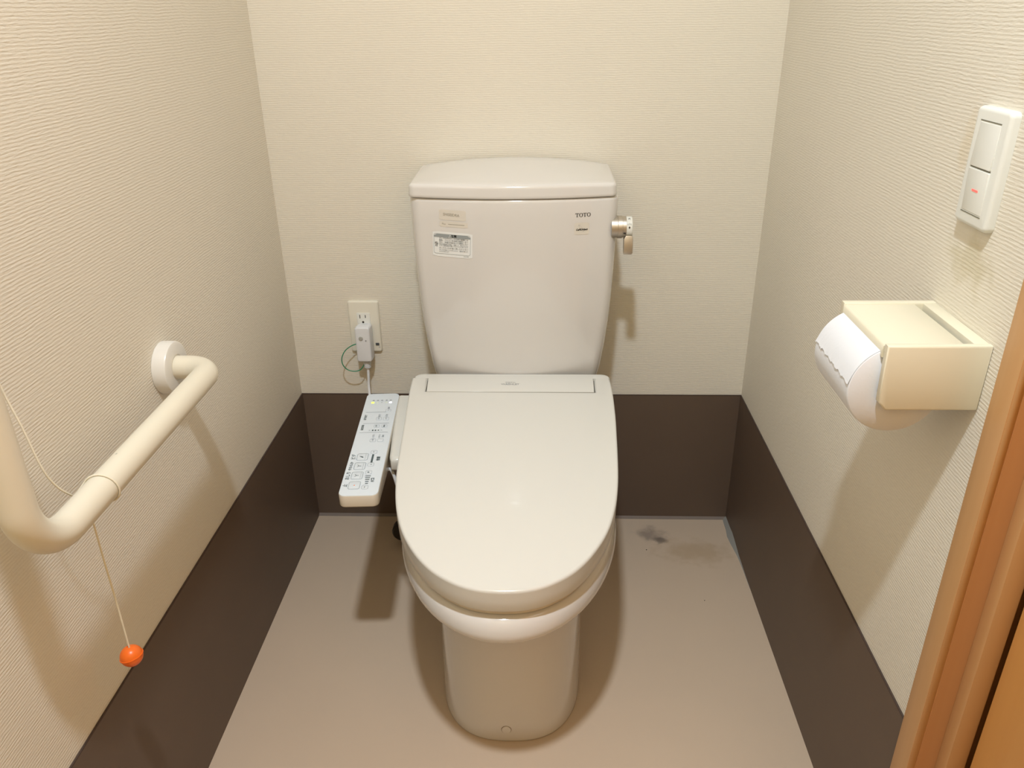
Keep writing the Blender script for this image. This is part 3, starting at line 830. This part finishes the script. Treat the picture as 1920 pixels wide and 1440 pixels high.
tube(b, catmull([(.1655, -.028, .414), (.1658, -.030, .395), (.1655, -.036, .365), (.172, -.060, .338), (.190, -.120, .325), (.215, -.220, .335), (.245, -.340, .355), (.268, -.398, .376), (.2845, -.4185, .386), (.2970, -.430, .350), (.310, -.440, .320), (.330, -.440, .300)], 8), .0030, 12)
link('cord', b, m_plug, plug)
b = nbm()
tube(b, catmull([(.150, -.020, .4630), (.142, -.026, .4660), (.130, -.032, .4620), (.1195, -.036, .4530), (.1125, -.038, .4380), (.1130, -.038, .4230), (.1210, -.037, .4110), (.1340, -.036, .4060), (.1480, -.034, .4075), (.1570, -.031, .4170), (.1600, -.029, .4280)], 8), .0011, 8)
link('earth_wire', b, m_green, plug)
# ------------------------------------------------------------------ stop valve behind the toilet
valve = thing('stop_valve', 'dark water stop valve low behind the left side of the toilet', 'valve', (.235, -.06, .0))
b = nbm(); lathe(b, [(0, -.132), (.021, -.132), (.0245, -.128), (.0245, -.112), (.021, -.106), (0, -.106)], (.2326, 0, .0415), 'y', 22, caps=False); link('valve_handle', b, m_dark, valve)
b = nbm(); lathe(b, [(.007, -.107), (.007, -.060), (.012, -.058), (.012, -.030), (.007, -.028), (.007, -.004), (.020, -.0035), (.020, -.0025)], (.2326, 0, .0415), 'y', 22, caps=True); link('valve_body', b, m_chrome, valve)
b = nbm(); tube(b, catmull([(.2326, -.045, .050), (.2326, -.045, .10), (.255, -.07, .17), (.285, -.10, .24), (.312, -.10, .34)], 8), .005, 12); link('supply_hose', b, m_chrome, valve)

# ------------------------------------------------------------------ grab bar on the left wall
BX, BZ, BYR, BYF = .073, .6630, -.5860, -1.036
gb = thing('grab_bar', 'cream L-shaped grab bar screwed to the left wall', 'grab bar', (0, BYR, BZ))
b = nbm(); tube(b, fillet_path([(.016, BYR, BZ), (BX, BYR, BZ), (BX, BYF, BZ), (BX, BYF, 1.24), (.016, BYF, 1.24)], [.034, .062, .034], 16), .0172, 36); link('rail', b, m_bar, gb, sharp=60)
for y, z in ((BYR, BZ), (BYF, 1.24)):
    b = nbm(); lathe(b, [(0, .0), (.0375, .0), (.0385, .001), (.0385, .0175), (.0375, .0200), (.0345, .0214), (.0195, .0216), (.0185, .0208), (.0, .0206)], (0, y, z), 'x', 56, caps=False)
    link('flange', b, m_flange, gb, sharp=35)
b = nbm(); lathe(b, [(0, .0), (.0018, .0)], (0, 0, 0), 'z', 10, caps=False)
for v in b.verts:
    a = Vector((v.co.x, v.co.y)); v.co = Vector((BX - .0030 + a.x * .5, -.862 + a.y, BZ + .01705))
link('chip_mark', b, mat('chip_grey', srgb(178, 176, 158), .7), gb)
# ------------------------------------------------------------------ emergency pull cord tied round the bar
CX, CY = .0545, -.9115
pc = thing('pull_cord', 'thin cream emergency cord with orange ball hanging over the grab bar', 'pull cord', (CX, CY, .45))
def ring_pt(a, yy): return (BX + .0186 * cos(a), yy, BZ + .0186 * sin(a))
b = nbm()
up = [(.012, -.975, 1.10), (.018, -.957, .92), (.026, -.9475, .8066), (.034, -.9465, .7607), (.0415, -.9460, .7110), (.0455, -.9372, .6830), (.0495, -.9225, .6620)]
loop = [ring_pt(pi - a, -.912 + .010 * a / 6.28) for a in [.25 + i * (2 * pi - .25) / 22 for i in range(1, 23)]]
dn = [(BX - .0187, CY + .003, BZ - .004), (CX - .001, CY, BZ - .016), (CX, CY, BZ - .03), (CX - .0006, CY + .0006, .57), (CX + .0004, CY, .50), (CX, CY, .436)]
tube(b, catmull(up, 6) + [Vector(p) for p in loop] + catmull(dn, 6), .0011, 10)
link('cord', b, m_cord, pc, sharp=70)
b = nbm(); lathe(b, [(.0021, BZ - .034), (.0021, BZ - .027)], (CX, CY, 0), 'z', 10); link('knot', b, m_cord, pc)
BC = Vector((CX, CY, .4255)); RB = .0132
b = nbm()
prof = [(0, -RB)]
for i in range(1, 12):
    a = -pi / 2 + pi / 2 * i / 12; prof.append((RB * cos(a), RB * sin(a)))
prof += [(RB, -.0006), (RB + .0007, -.0005), (RB + .0007, .0005), (RB, .0006)]
for i in range(1, 12):
    a = pi / 2 * i / 12; prof.append((RB * cos(a), RB * sin(a)))
prof += [(.0016, RB - .0003), (.0012, RB - .002), (0, RB - .002)]
lathe(b, prof, (0, 0, 0), 'z', 40, caps=False)
M_ = Matrix.Translation(BC) @ Matrix.Rotation(radians(-12), 4, 'Y') @ Matrix.Rotation(radians(-6), 4, 'X')
for v in b.verts: v.co = M_ @ v.co
link('pull_ball', b, m_orange, pc, sharp=30)
b = nbm(); lathe(b, [(0, .0), (.0011, 0)], (0, 0, RB - .0006), 'z', 10, caps=False)
for v in b.verts: v.co = M_ @ (v.co + Vector((.0016, -.001, 0)))
link('cord_hole', b, m_black, pc)

# ------------------------------------------------------------------ light switch on the right wall
sw = thing('light_switch', 'white two-rocker switch with glowing red pilot on the right wall', 'switch', (W, -.797, .978))
SC = (-.7965, .9785)
def swf(u, v, w): return (W - .0095 - w, SC[0] - u, SC[1] + v)     # u to the right as seen (towards -y)
b = nbm(); slab(b, rrect(.0330, .0580, .006, 6), swf, .0094, bev=.0045, seg=5); link('switch_plate', b, m_white, sw, sharp=50)
for name, v0, v1, tilt in (('rocker', .0010, .0440, 1), ('rocker', -.0440, -.0008, -1)):
    b = nbm(); ol = rrect(.0200, (v1 - v0) / 2, .0012, 3, -.0005, (v0 + v1) / 2)
    vm = (v0 + v1) / 2; hh = (v1 - v0) / 2
    def rf(u, v, w, vm=vm, hh=hh, tilt=tilt): return swf(u, v, w + .0012 + tilt * -.0009 * (v - vm) / hh)
    slab(b, ol, rf, .0030, bev=.0008, seg=2)
    rk = link(name, b, m_white, sw, sharp=45)
    if v0 < 0:
        b = nbm(); slab(b, rrect(.0062, .0011, .0010, 3, .0005, vm + .001), lambda u, v, w: rf(u, v, w + .0004), .0012, bev=.0003, seg=1)
        o = link('pilot_lamp', b, m_redled, rk)
for v in (.0452, .0001, -.0452):
    b = nbm(); box(b, W - .0098, W - .0094, SC[0] - .0195, SC[0] + .0205, SC[1] + v - .0005, SC[1] + v + .0005)
    link('rocker_gap', b, m_gap, sw, smooth=False)

# ------------------------------------------------------------------ paper holder and roll on the right wall
ho = thing('toilet_paper_holder', 'boxy cream plastic paper holder on the right wall beside the door frame', 'paper holder', (W, -.81, .785))
HY0, HY1, HZ0, HZ1, HXL = -.881, -.742, .7495, .8210, .8960
def endplate(y0, y1):
    b = nbm()
    P = [(HXL + .0005, HZ1), (HXL + .002, HZ0 + .009), (HXL + .010, HZ0), (W - .0003, HZ0), (W - .0003, HZ1)]
    rings = []
    r = .0018
    for y, d in ((y0, r), (y0 + r * .3, r * .3), (y0 + r, 0), (y1 - r, 0), (y1 - r * .3, r * .3), (y1, r)):
        Q = offset2(P, -d)
        rings.append([(x, y, z) for x, z in Q])
    loft(b, rings); return b
link('side_plate', endplate(HY0, HY0 + .0095), m_hold, ho, sharp=50)
link('side_plate', endplate(HY1 - .0110, HY1), m_hold, ho, sharp=50)
b = nbm(); box(b, .9845, W - .0002, HY0 + .009, HY1 - .010, HZ0 + .0004, HZ1 - .0004, .0008, 2); link('back_plate', b, m_hold, ho)
b = nbm(); rings = []
# hinged flap: nearly level top, lip turned down at the roll side
prof = [(.9750, .8196), (.9760, .8188), (.9760, .8176), (.9030, .8176), (.9010, .8050), (.8965, .8050), (.8955, .8070), (.8962, .8170), (.8990, .8196)]
y0, y1 = HY0 + .0100, HY1 - .0115
for y in (y0, y1): rings.append([(x, y, z) for x, z in prof])
loft(b, rings); link('flap', b, m_hold, ho, sharp=50)
b = nbm(); box(b, .9745, .9845, y0, y1, .7800, .7810); link('slot_floor', b, mat('slot_brown', srgb(150, 138, 104), .7), ho, smooth=False)
RC = (.9190, .7670); RR = .0492
b = nbm(); lathe(b, [(.0, HY0 + .0096), (.009, HY0 + .0096), (.009, HY1 - .0112), (0, HY1 - .0112)], (RC[0], 0, RC[1] + .0087), 'y', 20, caps=False); link('spindle', b, m_dark, ho)

rl = thing('toilet_roll', 'white toilet paper roll with a torn edge in the cream wall holder', 'toilet paper', (RC[0], -.81, RC[1]))
b = nbm(); ya, yb2 = HY0 + .0130, HY1 - .0135
def rollpt(r, a, y): return (RC[0] + r * cos(a), y, RC[1] + r * sin(a))
N_ = 96; cols = []
ys = [ya, ya + .0010, ya + .0030] + [ya + (yb2 - ya) * k / 8 for k in range(1, 8)] + [yb2 - .0030, yb2 - .0010, yb2]
dr = [-.0012, -.0003, 0] + [0] * 7 + [0, -.0003, -.0012]
rings = [[rollpt(.0190, 2 * pi * k / N_, ya) for k in range(N_)]]
for y, d_ in zip(ys, dr): rings.append([rollpt(RR + d_, 2 * pi * k / N_, y) for k in range(N_)])
rings.append([rollpt(.0190, 2 * pi * k / N_, yb2) for k in range(N_)])
rings.append(rings[0])
loft(b, rings, False, False)
link('paper', b, m_paper, rl, sharp=50)
b = nbm(); lathe(b, [(.0191, ya + .0005), (.0191, yb2 - .0005), (.0178, yb2 - .0005), (.0178, ya + .0005), (.0191, ya + .0005)], (RC[0], 0, RC[1]), 'y', 40, caps=False); link('core', b, m_core, rl)
# loose last sheet lying on the roll, its torn edge ragged
b = nbm(); import random; random.seed(5)
aw, nA = radians(100), 14
prev = None
nv = 44
for i in range(nv + 1):
    y = ya + .0008 + (yb2 - ya - .0016) * i / nv
    a_end = radians(173 - 4 * i / nv + 1.0 * sin(i * .9) + .7 * sin(i * 2.3 + 1)) + radians(random.uniform(-.35, .35))
    col = []
    for k in range(nA + 1):
        a = radians(92) + (a_end - radians(92)) * k / nA
        lift = .0003 + (.0007 * max(0, (k - nA + 2) / 2)) + (random.uniform(0, .0006) if k == nA else 0)
        col.append(b.verts.new(rollpt(RR + lift, a, y)))
    if prev:
        for k in range(nA): b.faces.new((prev[k], prev[k + 1], col[k + 1], col[k]))
    prev = col
link('loose_sheet', b, m_paper, rl, sharp=80)

# ------------------------------------------------------------------ ceiling lamp (above the picture)
LP = (.472, -1.405, 2.32)
la = thing('ceiling_light', 'small round white downlight under the ceiling above the viewer', 'ceiling light', (LP[0], LP[1], H))
b = nbm(); lathe(b, [(0, H - .0005), (.075, H - .0005), (.075, LP[2] + .012), (.070, LP[2] + .008), (.054, LP[2] + .008), (.054, LP[2] + .020), (0, LP[2] + .020)], (LP[0], LP[1], 0), 'z', 48, caps=False); link('lamp_housing', b, m_lampbody, la)
ld = bpy.data.lights.new('downlight', 'AREA'); ld.shape = 'DISK'; ld.size = .10; ld.energy = 28.5; ld.color = (.84, .925, 1.0)
lo = bpy.data.objects.new('downlight', ld); C.objects.link(lo); lo.location = (LP[0], LP[1], LP[2] + .010)

# small specks on the floor and wall
def speck(name, label, p, n, r):
    b = nbm(); nrm = Vector(n); u = nrm.orthogonal().normalized(); w = nrm.cross(u)
    ring = [Vector(p) + (u * cos(k * pi / 4) * r + w * sin(k * pi / 4) * r * .7) for k in range(8)]
    loft(b, [[q_ for q_ in ring], [q_ + nrm * .0006 for q_ in ring]])
    tag(link(name, b, m_ink, None, smooth=False), label, 'speck')
speck('speck', 'tiny dark speck on the floor in front of the grey smudge', (.7923, -.1291, .0001), (0, 0, 1), .0016)
speck('speck', 'tiny dark speck on the open floor right of the pedestal', (.8938, -.2994, .0001), (0, 0, 1), .0013)

# ------------------------------------------------------------------ camera
cam = bpy.data.cameras.new('camera'); co = bpy.data.objects.new('camera', cam); C.objects.link(co)
co.location = (.5517, -1.6270, 1.1334); co.rotation_mode = 'XYZ'; co.rotation_euler = (1.1268, .0130, .0356)
cam.sensor_width = 36; cam.lens = 1494.63 / 1920 * 36; cam.clip_start = .01
bpy.context.scene.camera = co

# ------------------------------------------------------------------ world and view
wd = bpy.data.worlds.new('world'); bpy.context.scene.world = wd; wd.use_nodes = True
wd.node_tree.nodes['Background'].inputs['Color'].default_value = (0.02, 0.02, 0.02, 1)
sc = bpy.context.scene
sc.view_settings.view_transform = 'Standard'; sc.view_settings.look = 'None'; sc.view_settings.gamma = 1.0
sc.view_settings.use_curve_mapping = False
sc.view_settings.exposure = 0.0
sc.cycles.max_bounces = 6; sc.cycles.diffuse_bounces = 4; sc.cycles.glossy_bounces = 3
sc.cycles.adaptive_threshold = .03; sc.cycles.caustics_reflective = False; sc.cycles.caustics_refractive = False
